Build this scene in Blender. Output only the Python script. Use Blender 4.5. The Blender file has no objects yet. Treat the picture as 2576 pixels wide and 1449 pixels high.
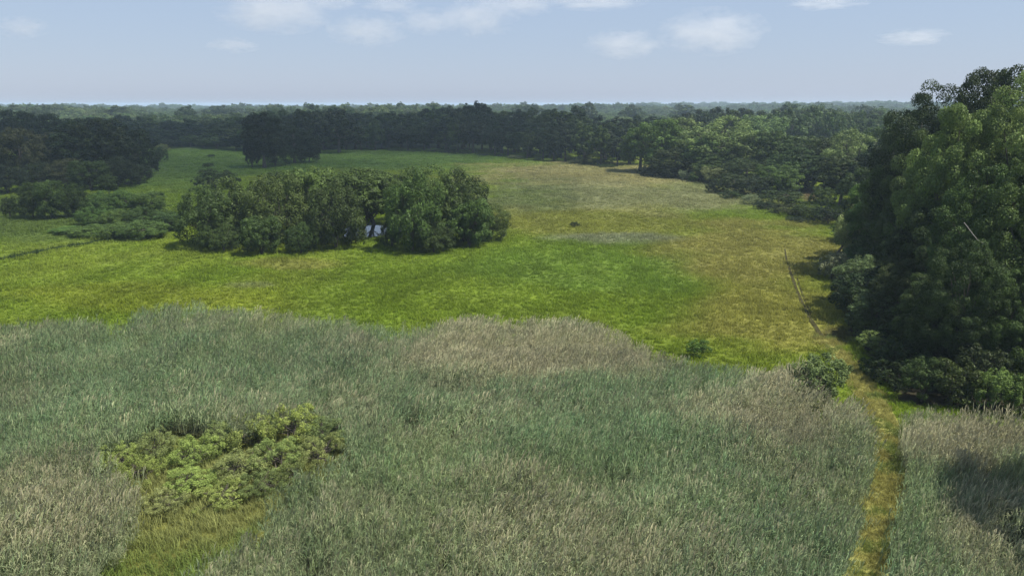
import bpy, math, random
import numpy as np
from mathutils import Vector

# ------------------------------------------------------------------ camera, sky, sun
scene = bpy.context.scene
COL = scene.collection
CAM_H = 20.0
F, CX, CY, HOR = 1839.0, 1288.0, 724.5, 262.0        # lens in units of a 2576 px wide picture
P = math.atan((CY - HOR) / F)

cam_d = bpy.data.cameras.new("camera")
cam_d.sensor_width = 36.0
cam_d.lens = F / 2576.0 * 36.0
cam_d.clip_start = 0.5
cam_d.clip_end = 20000
cam = bpy.data.objects.new("camera", cam_d)
cam.location = (0, 0, CAM_H)
cam.rotation_euler = (math.pi / 2 - P, 0, 0)
COL.objects.link(cam)
scene.camera = cam

SUN_EL = math.radians(62)
SUN_AZ = math.radians(106)                             # clockwise from +Y, so nearly +X (the right of the view)
world = bpy.data.worlds.new("World")
scene.world = world
world.use_nodes = True
wn = world.node_tree
wn.nodes.clear()
w_out = wn.nodes.new("ShaderNodeOutputWorld")
w_bg = wn.nodes.new("ShaderNodeBackground")
w_sky = wn.nodes.new("ShaderNodeTexSky")
w_sky.sky_type = 'NISHITA'
w_sky.sun_disc = False
w_sky.sun_elevation = SUN_EL
w_sky.sun_rotation = SUN_AZ
w_sky.altitude = 0
w_sky.air_density = 1.3
w_sky.dust_density = 0.4
w_sky.ozone_density = 2.5
w_bg.inputs["Strength"].default_value = 0.046
w_mix = wn.nodes.new("ShaderNodeMix")                 # clear-air sky veiled by an even, pale summer haze
w_mix.data_type = 'RGBA'
w_mix.inputs[0].default_value = 0.72
w_mix.inputs[7].default_value = (4.5, 5.65, 7.95, 1)
wn.links.new(w_sky.outputs[0], w_mix.inputs[6])
wn.links.new(w_mix.outputs[2], w_bg.inputs["Color"])
wn.links.new(w_bg.outputs[0], w_out.inputs["Surface"])

sun_d = bpy.data.lights.new("sun", 'SUN')
sun_d.energy = 4.2
sun_d.angle = math.radians(0.55)
sun_d.color = (1.0, 0.94, 0.84)
sun = bpy.data.objects.new("sun", sun_d)
sdir = Vector((math.sin(SUN_AZ) * math.cos(SUN_EL), math.cos(SUN_AZ) * math.cos(SUN_EL), math.sin(SUN_EL)))
sun.rotation_euler = sdir.to_track_quat('Z', 'Y').to_euler()
sun.location = (60, 0, 120)
COL.objects.link(sun)

scene.view_settings.view_transform = 'Standard'
scene.view_settings.look = 'None'
scene.view_settings.exposure = 1.12
scene.view_settings.gamma = 1.0
scene.view_settings.use_curve_mapping = False
cy = scene.cycles
cy.use_denoising = True
cy.max_bounces = 5
cy.diffuse_bounces = 3
cy.glossy_bounces = 2
cy.transmission_bounces = 3
cy.volume_bounces = 1
cy.transparent_max_bounces = 8
cy.sample_clamp_indirect = 4.0

# ------------------------------------------------------------------ helpers: view geometry, noise
SP, CP = math.sin(P), math.cos(P)

def project(x, y, z):
    dy, dz = y, z - CAM_H
    depth = np.maximum(dy * CP - dz * SP, 0.1)
    up = dy * SP + dz * CP
    return CX + F * x / depth, CY - F * up / depth

def at_dist(px, d, z=0.0):
    """world x of picture column px at forward distance d and height z"""
    return (px - CX) / F * (d * CP - (z - CAM_H) * SP)

def dist_of(py, z=0.0):
    return (CAM_H - z) / math.tan(P - math.atan((CY - py) / F))

def on_ground(px, py, z=0.0):
    d = dist_of(py, z)
    return at_dist(px, d, z), d

def height_at(py, d):
    return CAM_H - d * math.tan(P - math.atan((CY - py) / F))

def _hash(ix, iy, seed):
    h = (ix.astype(np.int64) * 374761393 + iy.astype(np.int64) * 668265263 + seed * 974634779) & 0x7fffffff
    h = ((h ^ (h >> 13)) * 1274126177) & 0x7fffffff
    return ((h ^ (h >> 16)) & 0xffff) / 65535.0

def noise2(x, y, seed=0):
    x = np.asarray(x, float); y = np.asarray(y, float)
    ix, iy = np.floor(x), np.floor(y)
    fx, fy = x - ix, y - iy
    fx = fx * fx * (3 - 2 * fx); fy = fy * fy * (3 - 2 * fy)
    a, b = _hash(ix, iy, seed), _hash(ix + 1, iy, seed)
    c, d = _hash(ix, iy + 1, seed), _hash(ix + 1, iy + 1, seed)
    return (a * (1 - fx) + b * fx) * (1 - fy) + (c * (1 - fx) + d * fx) * fy

def fbm(x, y, seed=0, octv=4):
    s, a, t = 0, 0.5, 0
    for k in range(octv):
        s = s + a * noise2(np.asarray(x) * 2 ** k, np.asarray(y) * 2 ** k, seed + k * 17)
        t += a; a *= 0.5
    return s / t

def sstep(a, b, v):
    t = np.clip((v - a) / (b - a), 0, 1)
    return t * t * (3 - 2 * t)

def inside(poly, px, py):
    px = np.asarray(px, float); py = np.asarray(py, float)
    r = np.zeros(px.shape, bool)
    n = len(poly)
    for i in range(n):
        x0, y0 = poly[i]; x1, y1 = poly[(i + 1) % n]
        if y0 == y1: continue
        c = ((y0 > py) != (y1 > py)) & (px < (x1 - x0) * (py - y0) / (y1 - y0) + x0)
        r ^= c
    return r

def seg_dist(line, x, y):
    best = np.full(np.asarray(x).shape, 1e9)
    for (x0, y0), (x1, y1) in zip(line[:-1], line[1:]):
        dx, dy = x1 - x0, y1 - y0
        t = np.clip(((x - x0) * dx + (y - y0) * dy) / (dx * dx + dy * dy), 0, 1)
        best = np.minimum(best, np.hypot(x - x0 - t * dx, y - y0 - t * dy))
    return best

# ------------------------------------------------------------------ terrain
DITCH = [on_ground(*p) for p in [(-60, 662), (60, 640), (130, 625), (240, 608), (310, 597), (380, 590)]]
def gz(x, y):
    x = np.asarray(x, float); y = np.asarray(y, float)
    far = sstep(75, 140, y)
    z = far * 0.55 * (fbm(x / 34 + 9, y / 34, 3, 3) - 0.5)
    z = z + sstep(420, 1500, y) * 9 * (fbm(x / 420 + 3, y / 420, 8, 2) - 0.45) 
    z = z + sstep(500, 1400, y) * sstep(100, 700, x) * 5
    z = z - 0.55 * np.exp(-(seg_dist(DITCH, x, y) / 0.9) ** 2)
    return z

# ------------------------------------------------------------------ objects helpers
def mesh_from(name, verts, faces_flat, loop_counts, mat=None, smooth=False):
    me = bpy.data.meshes.new(name)
    verts = np.asarray(verts, np.float32)
    me.vertices.add(len(verts))
    me.vertices.foreach_set("co", verts.ravel())
    faces_flat = np.asarray(faces_flat, np.int32).ravel()
    loop_counts = np.asarray(loop_counts, np.int32)
    me.loops.add(len(faces_flat))
    me.loops.foreach_set("vertex_index", faces_flat)
    me.polygons.add(len(loop_counts))
    starts = np.concatenate([[0], np.cumsum(loop_counts)[:-1]]).astype(np.int32)
    me.polygons.foreach_set("loop_start", starts)
    me.polygons.foreach_set("loop_total", loop_counts)
    if smooth:
        me.polygons.foreach_set("use_smooth", np.ones(len(loop_counts), bool))
    me.update(calc_edges=True)
    if mat: me.materials.append(mat)
    return me

def link(name, me, parent=None, loc=None):
    o = bpy.data.objects.new(name, me)
    COL.objects.link(o)
    if parent: o.parent = parent
    if loc is not None: o.location = loc
    return o

def tag(o, label=None, cat=None, group=None, kind=None):
    if label: o["label"] = label
    if cat: o["category"] = cat
    if group: o["group"] = group
    if kind: o["kind"] = kind
    return o

# ------------------------------------------------------------------ materials
def new_mat(name):
    m = bpy.data.materials.new(name)
    m.use_nodes = True
    m.node_tree.nodes.clear()
    return m, m.node_tree.nodes, m.node_tree.links

def math_node(N, L, op, a, b):
    n = N.new("ShaderNodeMath"); n.operation = op
    for i, v in enumerate((a, b)):
        if isinstance(v, (int, float)): n.inputs[i].default_value = v
        else: L.new(v, n.inputs[i])
    return n.outputs[0]

def leaf_shader(N, L, color_out, transl=0.22, rough=0.5, spec=0.35):
    out = N.new("ShaderNodeOutputMaterial")
    pb = N.new("ShaderNodeBsdfPrincipled")
    pb.inputs["Roughness"].default_value = rough
    pb.inputs["Specular IOR Level"].default_value = spec
    tr = N.new("ShaderNodeBsdfTranslucent")
    mx = N.new("ShaderNodeMixShader"); mx.inputs[0].default_value = transl
    L.new(color_out, pb.inputs["Base Color"]); L.new(color_out, tr.inputs["Color"])
    L.new(pb.outputs[0], mx.inputs[1]); L.new(tr.outputs[0], mx.inputs[2])
    L.new(mx.outputs[0], out.inputs["Surface"])

def vary(N, L, base_out, amount=0.9, lo=0.55):
    """multiply by the per-leaf variation stored on the mesh and shift the hue a little towards yellow"""
    at = N.new("ShaderNodeAttribute"); at.attribute_name = "var"
    k = math_node(N, L, 'MULTIPLY', at.outputs["Fac"], amount)
    k = math_node(N, L, 'ADD', k, lo)
    comb = N.new("ShaderNodeCombineColor")
    r = math_node(N, L, 'MULTIPLY', at.outputs["Fac"], amount * 1.05); r = math_node(N, L, 'ADD', r, lo - 0.03)
    L.new(r, comb.inputs[0]); L.new(k, comb.inputs[1]); L.new(k, comb.inputs[2])
    mx = N.new("ShaderNodeMix"); mx.data_type = 'RGBA'; mx.blend_type = 'MULTIPLY'
    mx.inputs[0].default_value = 1.0
    L.new(base_out, mx.inputs[6]); L.new(comb.outputs[0], mx.inputs[7])
    return mx.outputs[2]

def make_foliage(name, instanced=False, transl=0.25, spec=0.10, rough=0.5, amt=1.35, lo=0.36):
    m, N, L = new_mat(name)
    if instanced:
        at = N.new("ShaderNodeAttribute"); at.attribute_type = 'INSTANCER'; at.attribute_name = "tint"
        src = at.outputs["Color"]
    else:
        oi = N.new("ShaderNodeObjectInfo"); src = oi.outputs["Color"]
    leaf_shader(N, L, vary(N, L, src, amt, lo), transl, rough, spec)
    return m

M_LEAF = make_foliage("foliage")
M_LEAF_FAR = make_foliage("forest_foliage", True)
M_GRASS = make_foliage("grass_blades", True, transl=0.42, spec=0.06, rough=0.6, amt=0.6, lo=0.72)

def make_bark(name, c0, c1):
    m, N, L = new_mat(name)
    out = N.new("ShaderNodeOutputMaterial"); pb = N.new("ShaderNodeBsdfPrincipled")
    pb.inputs["Roughness"].default_value = 0.9
    tc = N.new("ShaderNodeTexCoord"); mp = N.new("ShaderNodeMapping"); mp.inputs["Scale"].default_value = (6, 6, 1.2)
    nz = N.new("ShaderNodeTexNoise"); nz.inputs["Scale"].default_value = 3; nz.inputs["Detail"].default_value = 4
    cr = N.new("ShaderNodeValToRGB")
    cr.color_ramp.elements[0].position = 0.35; cr.color_ramp.elements[0].color = (*c0, 1)
    cr.color_ramp.elements[1].position = 0.65; cr.color_ramp.elements[1].color = (*c1, 1)
    bp = N.new("ShaderNodeBump"); bp.inputs["Strength"].default_value = 0.6; bp.inputs["Distance"].default_value = 0.05
    L.new(tc.outputs["Object"], mp.inputs[0]); L.new(mp.outputs[0], nz.inputs["Vector"])
    L.new(nz.outputs["Fac"], cr.inputs[0]); L.new(cr.outputs[0], pb.inputs["Base Color"])
    L.new(nz.outputs["Fac"], bp.inputs["Height"]); L.new(bp.outputs[0], pb.inputs["Normal"])
    L.new(pb.outputs[0], out.inputs["Surface"])
    return m

M_BARK = make_bark("bark", (0.035, 0.028, 0.022), (0.10, 0.085, 0.07))
M_DEAD = make_bark("bleached_wood", (0.16, 0.15, 0.13), (0.32, 0.30, 0.27))

def make_reed():
    m, N, L = new_mat("reed_leaves")
    at = N.new("ShaderNodeAttribute"); at.attribute_type = 'INSTANCER'; at.attribute_name = "tint"   # r = dryness, g = brightness, b = yellowness
    sep = N.new("ShaderNodeSeparateColor"); L.new(at.outputs["Color"], sep.inputs[0])
    pl = N.new("ShaderNodeAttribute"); pl.attribute_name = "plume"
    f = math_node(N, L, 'MULTIPLY', pl.outputs["Fac"], 0.42)
    f = math_node(N, L, 'ADD', f, sep.outputs[0])
    f = math_node(N, L, 'MINIMUM', f, 1.0)
    g = N.new("ShaderNodeMix"); g.data_type = 'RGBA'
    g.inputs[6].default_value = (0.146, 0.242, 0.122, 1); g.inputs[7].default_value = (0.210, 0.268, 0.108, 1)
    L.new(sep.outputs[2], g.inputs[0])
    mx = N.new("ShaderNodeMix"); mx.data_type = 'RGBA'
    mx.inputs[7].default_value = (0.400, 0.370, 0.235, 1)
    L.new(f, mx.inputs[0]); L.new(g.outputs[2], mx.inputs[6])
    b = N.new("ShaderNodeMix"); b.data_type = 'RGBA'; b.blend_type = 'MULTIPLY'; b.inputs[0].default_value = 1
    L.new(mx.outputs[2], b.inputs[6])
    cc = N.new("ShaderNodeCombineColor")
    for i in range(3): L.new(sep.outputs[1], cc.inputs[i])
    L.new(cc.outputs[0], b.inputs[7])
    leaf_shader(N, L, vary(N, L, b.outputs[2], 0.6, 0.70), 0.42, 0.55, 0.08)
    return m
M_REED = make_reed()

def make_ground():
    m, N, L = new_mat("ground")
    out = N.new("ShaderNodeOutputMaterial"); pb = N.new("ShaderNodeBsdfPrincipled")
    pb.inputs["Roughness"].default_value = 0.95; pb.inputs["Specular IOR Level"].default_value = 0.1
    at = N.new("ShaderNodeAttribute"); at.attribute_name = "soil"
    tc = N.new("ShaderNodeTexCoord")
    nz = N.new("ShaderNodeTexNoise"); nz.inputs["Scale"].default_value = 1.6; nz.inputs["Detail"].default_value = 6
    nz.inputs["Roughness"].default_value = 0.65
    L.new(tc.outputs["Object"], nz.inputs["Vector"])
    mr = N.new("ShaderNodeMapRange"); mr.inputs[1].default_value = 0.3; mr.inputs[2].default_value = 0.7
    mr.inputs[3].default_value = 0.55; mr.inputs[4].default_value = 1.3
    L.new(nz.outputs["Fac"], mr.inputs[0])
    mx = N.new("ShaderNodeMix"); mx.data_type = 'RGBA'; mx.blend_type = 'MULTIPLY'; mx.inputs[0].default_value = 1
    cc = N.new("ShaderNodeCombineColor")
    for i in range(3): L.new(mr.outputs[0], cc.inputs[i])
    L.new(at.outputs["Color"], mx.inputs[6]); L.new(cc.outputs[0], mx.inputs[7])
    L.new(mx.outputs[2], pb.inputs["Base Color"])
    bp = N.new("ShaderNodeBump"); bp.inputs["Strength"].default_value = 0.9; bp.inputs["Distance"].default_value = 0.25
    L.new(nz.outputs["Fac"], bp.inputs["Height"]); L.new(bp.outputs[0], pb.inputs["Normal"])
    L.new(pb.outputs[0], out.inputs["Surface"])
    return m
M_GROUND = make_ground()

def make_water():
    m, N, L = new_mat("pond_water")
    out = N.new("ShaderNodeOutputMaterial"); pb = N.new("ShaderNodeBsdfPrincipled")
    pb.inputs["Base Color"].default_value = (0.03, 0.04, 0.035, 1)
    pb.inputs["Roughness"].default_value = 0.06; pb.inputs["Specular IOR Level"].default_value = 0.9
    pb.inputs["IOR"].default_value = 1.5
    tc = N.new("ShaderNodeTexCoord"); nz = N.new("ShaderNodeTexNoise"); nz.inputs["Scale"].default_value = 2.0
    bp = N.new("ShaderNodeBump"); bp.inputs["Strength"].default_value = 0.08; bp.inputs["Distance"].default_value = 0.05
    L.new(tc.outputs["Object"], nz.inputs["Vector"]); L.new(nz.outputs["Fac"], bp.inputs["Height"])
    L.new(bp.outputs[0], pb.inputs["Normal"]); L.new(pb.outputs[0], out.inputs["Surface"])
    return m
M_WATER = make_water()

# ------------------------------------------------------------------ where things grow (given in 2576-wide picture columns/rows, kept as places on the ground)
REED_EDGE = [(-700, 830), (0, 806), (150, 805), (270, 808), (330, 785), (440, 768), (620, 770), (800, 790), (930, 812), (1060, 822),
             (1180, 800), (1380, 797), (1500, 815), (1580, 850), (1650, 882), (1760, 905), (1900, 912), (2010, 915), (2080, 945),
             (2140, 1000), (2195, 1075), (2200, 1180), (2185, 1290), (2160, 1400), (2140, 1470), (2000, 1900), (-700, 1900)]
REED_RIGHT = [(2248, 1010), (2330, 1008), (2420, 1030), (2576, 1050), (3100, 1080), (3100, 1900), (2180, 1900), (2205, 1470),
              (2235, 1330), (2258, 1200), (2262, 1100)]
SCRUB_PATCH = [(245, 1125), (420, 1050), (600, 1075), (650, 1050), (760, 1040), (880, 1080), (885, 1130), (800, 1175), (700, 1205),
               (650, 1270), (565, 1350), (470, 1460), (420, 1620), (120, 1620), (205, 1450), (290, 1330), (330, 1220)]
REED_H = 1.9
TRAIL = [on_ground(*p) for p in [(2095, 1800), (2170, 1450), (2215, 1290), (2228, 1190), (2228, 1100), (2205, 1020), (2165, 960), (2120, 905), (2070, 850)]]
TRACK_A = [on_ground(*p) for p in [(2070, 850), (2035, 800), (2008, 740), (1990, 690), (1978, 650), (1974, 625)]]
TRACK_B = [on_ground(*p) for p in [(2045, 800), (2020, 745), (2002, 690), (1992, 660)]]

ZONES = [  # column, row, half width, half height, colour, strength
    (700, 395, 700, 42, (0.085, 0.145, 0.028), 0.9),
    (330, 430, 300, 50, (0.085, 0.140, 0.030), 0.9),
    (1480, 440, 330, 34, (0.215, 0.195, 0.085), 0.9),
    (1600, 500, 380, 46, (0.155, 0.155, 0.080), 0.8),
    (1350, 500, 130, 60, (0.085, 0.105, 0.040), 0.6),
    (1480, 560, 330, 40, (0.150, 0.150, 0.035), 0.7),
    (1900, 640, 260, 90, (0.162, 0.148, 0.042), 0.8),
    (1570, 602, 170, 18, (0.150, 0.160, 0.100), 0.8),
    (1480, 680, 330, 62, (0.092, 0.150, 0.020), 0.75),
    (1890, 800, 240, 100, (0.185, 0.182, 0.040), 0.9),
    (1150, 760, 420, 50, (0.110, 0.160, 0.014), 0.7),
    (720, 665, 140, 14, (0.150, 0.130, 0.040), 0.5),
    (630, 720, 60, 9, (0.130, 0.140, 0.070), 0.6),
    (100, 560, 380, 60, (0.075, 0.110, 0.025), 0.85),
    (330, 750, 330, 40, (0.155, 0.175, 0.018), 0.5),
    (1720, 870, 180, 30, (0.120, 0.165, 0.016), 0.7),
    (2092, 845, 46, 26, (0.060, 0.052, 0.018), 0.9),  # trampled grass by the path, with the wood's shade put into its colour
    (2037, 492, 26, 22, (0.110, 0.088, 0.045), 1.0),
]
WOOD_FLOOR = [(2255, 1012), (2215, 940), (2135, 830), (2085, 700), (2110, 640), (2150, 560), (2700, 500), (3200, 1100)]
def ground_col(x, y):
    px, py = project(x, y, 0 * x)
    wx = (fbm(x / 9, y / 9, 21, 3) - 0.5); wy = (fbm(x / 9 + 40, y / 9, 22, 3) - 0.5)
    n = fbm(x / 14, y / 26, 5, 4)
    t = sstep(0.35, 0.65, n)[:, None]
    c = np.array([0.132, 0.174, 0.020]) * (1 - t) + np.array([0.105, 0.155, 0.014]) * t
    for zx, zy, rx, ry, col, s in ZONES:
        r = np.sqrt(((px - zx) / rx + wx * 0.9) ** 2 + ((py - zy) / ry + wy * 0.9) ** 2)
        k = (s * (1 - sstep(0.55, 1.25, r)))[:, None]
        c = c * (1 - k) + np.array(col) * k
    m = 0.58 + 0.50 * fbm(x / 3.1, y / 5.3, 31, 3) + 0.34 * fbm(x / 0.9, y / 1.8, 33, 2)
    c = c * m[:, None]
    c = c * 1.27
    k = (0.75 * np.exp(-(seg_dist(DITCH, x, y) / 0.9) ** 2))[:, None]
    c = c * (1 - k) + np.array([0.025, 0.035, 0.012]) * k
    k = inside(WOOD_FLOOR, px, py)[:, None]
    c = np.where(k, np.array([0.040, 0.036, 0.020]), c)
    far = sstep(320, 380, y)[:, None]
    c = c * (1 - far) + np.array([0.03, 0.045, 0.02]) * far
    return c

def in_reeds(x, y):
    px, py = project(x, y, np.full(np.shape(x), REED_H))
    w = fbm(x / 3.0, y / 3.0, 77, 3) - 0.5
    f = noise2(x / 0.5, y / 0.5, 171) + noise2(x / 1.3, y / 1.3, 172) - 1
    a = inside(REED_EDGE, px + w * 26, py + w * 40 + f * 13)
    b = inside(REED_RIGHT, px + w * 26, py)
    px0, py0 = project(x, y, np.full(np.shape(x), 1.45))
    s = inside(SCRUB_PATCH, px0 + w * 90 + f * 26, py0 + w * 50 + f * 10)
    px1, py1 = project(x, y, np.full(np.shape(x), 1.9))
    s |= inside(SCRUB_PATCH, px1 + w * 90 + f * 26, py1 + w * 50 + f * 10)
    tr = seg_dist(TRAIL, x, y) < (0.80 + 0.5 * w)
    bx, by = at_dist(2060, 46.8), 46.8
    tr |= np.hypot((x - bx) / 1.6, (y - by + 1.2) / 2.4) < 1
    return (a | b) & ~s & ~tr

# ------------------------------------------------------------------ ground sheet
def graded(lo, hi, n, core, k):
    u = np.linspace(-1, 1, n)
    return u
def build_ground():
    ys = [-60.0]
    while ys[-1] < 6500:
        y = ys[-1]
        ys.append(y + (0.9 if 20 < y < 130 else 1.6 if y < 330 and y > 0 else 8 if y < 0 else max(6, y * 0.05)))
    ys = np.array(ys)
    u = np.linspace(-1, 1, 281)
    xs = np.sign(u) * (130 * np.abs(u) + 5000 * np.abs(u) ** 7)
    X, Y = np.meshgrid(xs, ys)
    x, y = X.ravel(), Y.ravel()
    z = gz(x, y)
    ny, nx = X.shape
    i = np.arange(ny - 1)[:, None] * nx + np.arange(nx - 1)[None]
    f = np.stack([i, i + 1, i + nx + 1, i + nx], -1).reshape(-1, 4)
    me = mesh_from("ground", np.stack([x, y, z], 1), f, np.full(len(f), 4), M_GROUND, True)
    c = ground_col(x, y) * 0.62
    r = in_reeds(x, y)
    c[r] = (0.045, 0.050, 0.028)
    px0, py0 = project(x, y, 0 * x + 1.0)
    px1, py1 = project(x, y, 0 * x + 1.7)
    s = inside(SCRUB_PATCH, px0, py0) | inside(SCRUB_PATCH, px1, py1)
    c[s] = (0.10, 0.105, 0.025)
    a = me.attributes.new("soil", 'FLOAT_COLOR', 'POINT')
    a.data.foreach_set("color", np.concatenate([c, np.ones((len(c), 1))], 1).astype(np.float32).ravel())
    tag(link("ground", me), kind="structure")
build_ground()

def ribbon(name, line, w0, w1, col_fn, dz, seed):
    """a strip that follows the ground along a line"""
    pts = []
    for (a, b) in zip(line[:-1], line[1:]):
        n = max(2, int(math.hypot(b[0] - a[0], b[1] - a[1]) / 0.6))
        for k in range(n): pts.append((a[0] + (b[0] - a[0]) * k / n, a[1] + (b[1] - a[1]) * k / n))
    pts = np.array(pts + [line[-1]])
    k = np.ones(7) / 7
    pad = np.pad(pts, ((3, 3), (0, 0)), mode="edge")
    pts = np.stack([np.convolve(pad[:, i], k, "valid") for i in (0, 1)], 1)
    tan = np.gradient(pts, axis=0); tan /= np.linalg.norm(tan, axis=1)[:, None]
    nor = np.stack([tan[:, 1], -tan[:, 0]], 1)
    t = np.linspace(0, 1, len(pts))
    V, m = [], 5
    for j in range(m):
        s = (j / (m - 1) - 0.5)
        wob = 1 + 0.5 * (noise2(np.arange(len(pts)) * 0.4, np.full(len(pts), j * 3.0), seed) - 0.5)
        w = (w0 + (w1 - w0) * t) * wob
        q = pts + nor * (s * w)[:, None]
        V.append(np.stack([q[:, 0], q[:, 1], gz(q[:, 0], q[:, 1]) + dz], 1))
    V = np.stack(V, 1)
    n = len(pts)
    i = np.arange(n - 1)[:, None] * m + np.arange(m - 1)[None]
    f = np.stack([i, i + 1, i + m + 1, i + m], -1).reshape(-1, 4)
    me = mesh_from(name, V.reshape(-1, 3), f, np.full(len(f), 4), M_GROUND, True)
    v = V.reshape(-1, 3)
    c = col_fn(v[:, 0], v[:, 1])
    a = me.attributes.new("soil", 'FLOAT_COLOR', 'POINT')
    a.data.foreach_set("color", np.concatenate([c, np.ones((len(c), 1))], 1).astype(np.float32).ravel())
    return tag(link(name, me), kind="structure")

def ochre(x, y):
    n = fbm(x / 1.2, y / 2.0, 90, 3)[:, None]
    return np.array([0.24, 0.235, 0.07]) * (0.7 + 0.6 * n)
def rut(x, y):
    n = fbm(x / 1.0, y / 1.5, 91, 3)[:, None]
    return np.array([0.034, 0.032, 0.011]) * (0.7 + 0.6 * n)
ribbon("path", TRAIL, 1.5, 1.9, ochre, 0.03, 5)
ribbon("path", TRACK_A, 0.44, 0.16, rut, 0.05, 6)
ribbon("path", TRACK_B, 0.22, 0.10, rut, 0.05, 7)

# ------------------------------------------------------------------ foliage builders
def unit(v): return v / np.maximum(np.linalg.norm(v, axis=-1, keepdims=True), 1e-9)

def leaf_quads(pos, nor, tan, size, aspect):
    tan = unit(tan - nor * np.sum(tan * nor, 1, keepdims=True))
    bit = np.cross(nor, tan)
    l = size[:, None]; w = (size * aspect)[:, None]
    v = np.stack([pos - tan * l * 0.5, pos + bit * w * 0.5 + tan * l * 0.05 + nor * w * 0.12,
                  pos + tan * l * 0.5, pos - bit * w * 0.5 + tan * l * 0.05 + nor * w * 0.12], 1)
    return v.reshape(-1, 3)

def set_var(me, per_quad, nv=4):
    a = me.attributes.new("var", 'FLOAT', 'POINT')
    a.data.foreach_set("value", np.repeat(per_quad, nv).astype(np.float32))

def make_crown(name, seed, R, z0, z1, n_lobe, n_sub, n_leaf, leaf, droop=0.0, aspect=0.6, shape="round", mat=None, flat=0.85, gap=0.0, nrand=0.34):
    rg = np.random.default_rng(seed)
    zc, hz = (z0 + z1) / 2, (z1 - z0) / 2
    g = (np.arange(n_lobe) + 0.5) / n_lobe
    zz = 1 - 1.75 * g + rg.normal(0, 0.05, n_lobe)
    zz = np.clip(zz, -0.9, 0.98)
    ph = np.arange(n_lobe) * 2.39996 + rg.normal(0, 0.35, n_lobe)
    rr = np.sqrt(1 - zz ** 2)
    if shape == "column": rr = np.clip(rr * 1.2, 0, 1) * (0.85 + 0.15 * (zz < 0))
    if shape == "low": rr = np.sqrt(np.clip(1 - np.clip(zz, 0, 1) ** 2, 0, 1))
    k = rg.uniform(0.52, 0.78, n_lobe)
    lc = np.stack([np.cos(ph) * rr * R * k, np.sin(ph) * rr * R * k, zc + zz * hz * k * 1.05], 1)
    lr = rg.uniform(0.30, 0.46, n_lobe) * min(R, hz * 1.15)
    lc = np.concatenate([lc, [[0, 0, zc]]]); lr = np.concatenate([lr, [0.5 * min(R, hz)]])
    C2, R2, B2 = [], [], []
    for i in range(len(lc)):
        d = unit(rg.normal(size=(n_sub, 3)))
        d[:, 2] = d[:, 2] * 0.9 + 0.15
        d = unit(d)
        c = lc[i] + d * lr[i] * rg.uniform(0.65, 1.0, (n_sub, 1)) * np.array([1, 1, flat])
        r = lr[i] * rg.uniform(0.22, 0.46, n_sub)
        dist = np.linalg.norm((c[:, None] - lc[None]), axis=2) / lr[None]
        dist[:, i] = 9
        keep = (dist.min(1) > 0.72) & (rg.random(n_sub) > gap)
        C2.append(c[keep]); R2.append(r[keep]); B2.append(np.full(keep.sum(), rg.uniform(-0.16, 0.16)))
    C2, R2, B2 = np.concatenate(C2), np.concatenate(R2), np.concatenate(B2)
    C2[:, 2] = np.maximum(C2[:, 2], z0 + R2 * 0.3)
    B2 = B2 + rg.normal(0, 0.12, len(B2))
    pr = R2 ** 1.8 / (R2 ** 1.8).sum()
    idx = rg.choice(len(C2), int(n_leaf * 1.35), p=pr)
    d = unit(rg.normal(size=(len(idx), 3)))
    cen = np.array([0, 0, zc - hz * 0.2])
    outw = unit((C2[idx] - cen) / np.array([R, R, hz]))
    keep = (np.sum(d * outw, 1) > -0.15) | (rg.random(len(idx)) < 0.25)
    idx, d, outw = idx[keep][:n_leaf], d[keep][:n_leaf], outw[keep][:n_leaf]
    n = len(idx)
    rad = R2[idx] * (0.62 + 0.46 * rg.random(n) ** 0.5)
    pos = C2[idx] + d * rad[:, None] * np.array([1, 1, flat])
    if droop > 0:
        pos[:, 2] -= droop * R2[idx] * rg.random(n) ** 2 * 1.2
    pos[:, 2] = np.maximum(pos[:, 2], 0.05)
    nor = unit(d * 0.95 + np.array([0, 0, 0.25]) + rg.normal(0, nrand, (n, 3)))
    tan = rg.normal(size=(n, 3)) * (1 - 0.6 * droop) + np.array([0, 0, -1.6]) * droop + outw * 0.5
    size = leaf * rg.uniform(0.6, 1.35, n)
    v = leaf_quads(pos, nor, tan, size, aspect * rg.uniform(0.7, 1.2, n))
    me = mesh_from(name, v, np.arange(4 * n), np.full(n, 4), mat or M_LEAF)
    var = np.clip(0.5 + B2[idx] + rg.normal(0, 0.13, n), 0.02, 1.1)
    set_var(me, var)
    return me, lc, lr

def tube(path, radii, sides, V, Fc):
    path = np.asarray(path, float); n = len(path)
    tan = unit(np.gradient(path, axis=0))
    base = len(V)
    for i in range(n):
        a = np.cross(tan[i], [0.31, 0.95, 0.05]); a /= np.linalg.norm(a); b = np.cross(tan[i], a)
        for s in range(sides):
            t = 2 * math.pi * s / sides
            V.append(path[i] + (a * math.cos(t) + b * math.sin(t)) * radii[i])
    for i in range(n - 1):
        for s in range(sides):
            s2 = (s + 1) % sides
            Fc.append((base + i * sides + s, base + i * sides + s2, base + (i + 1) * sides + s2, base + (i + 1) * sides + s))

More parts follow.
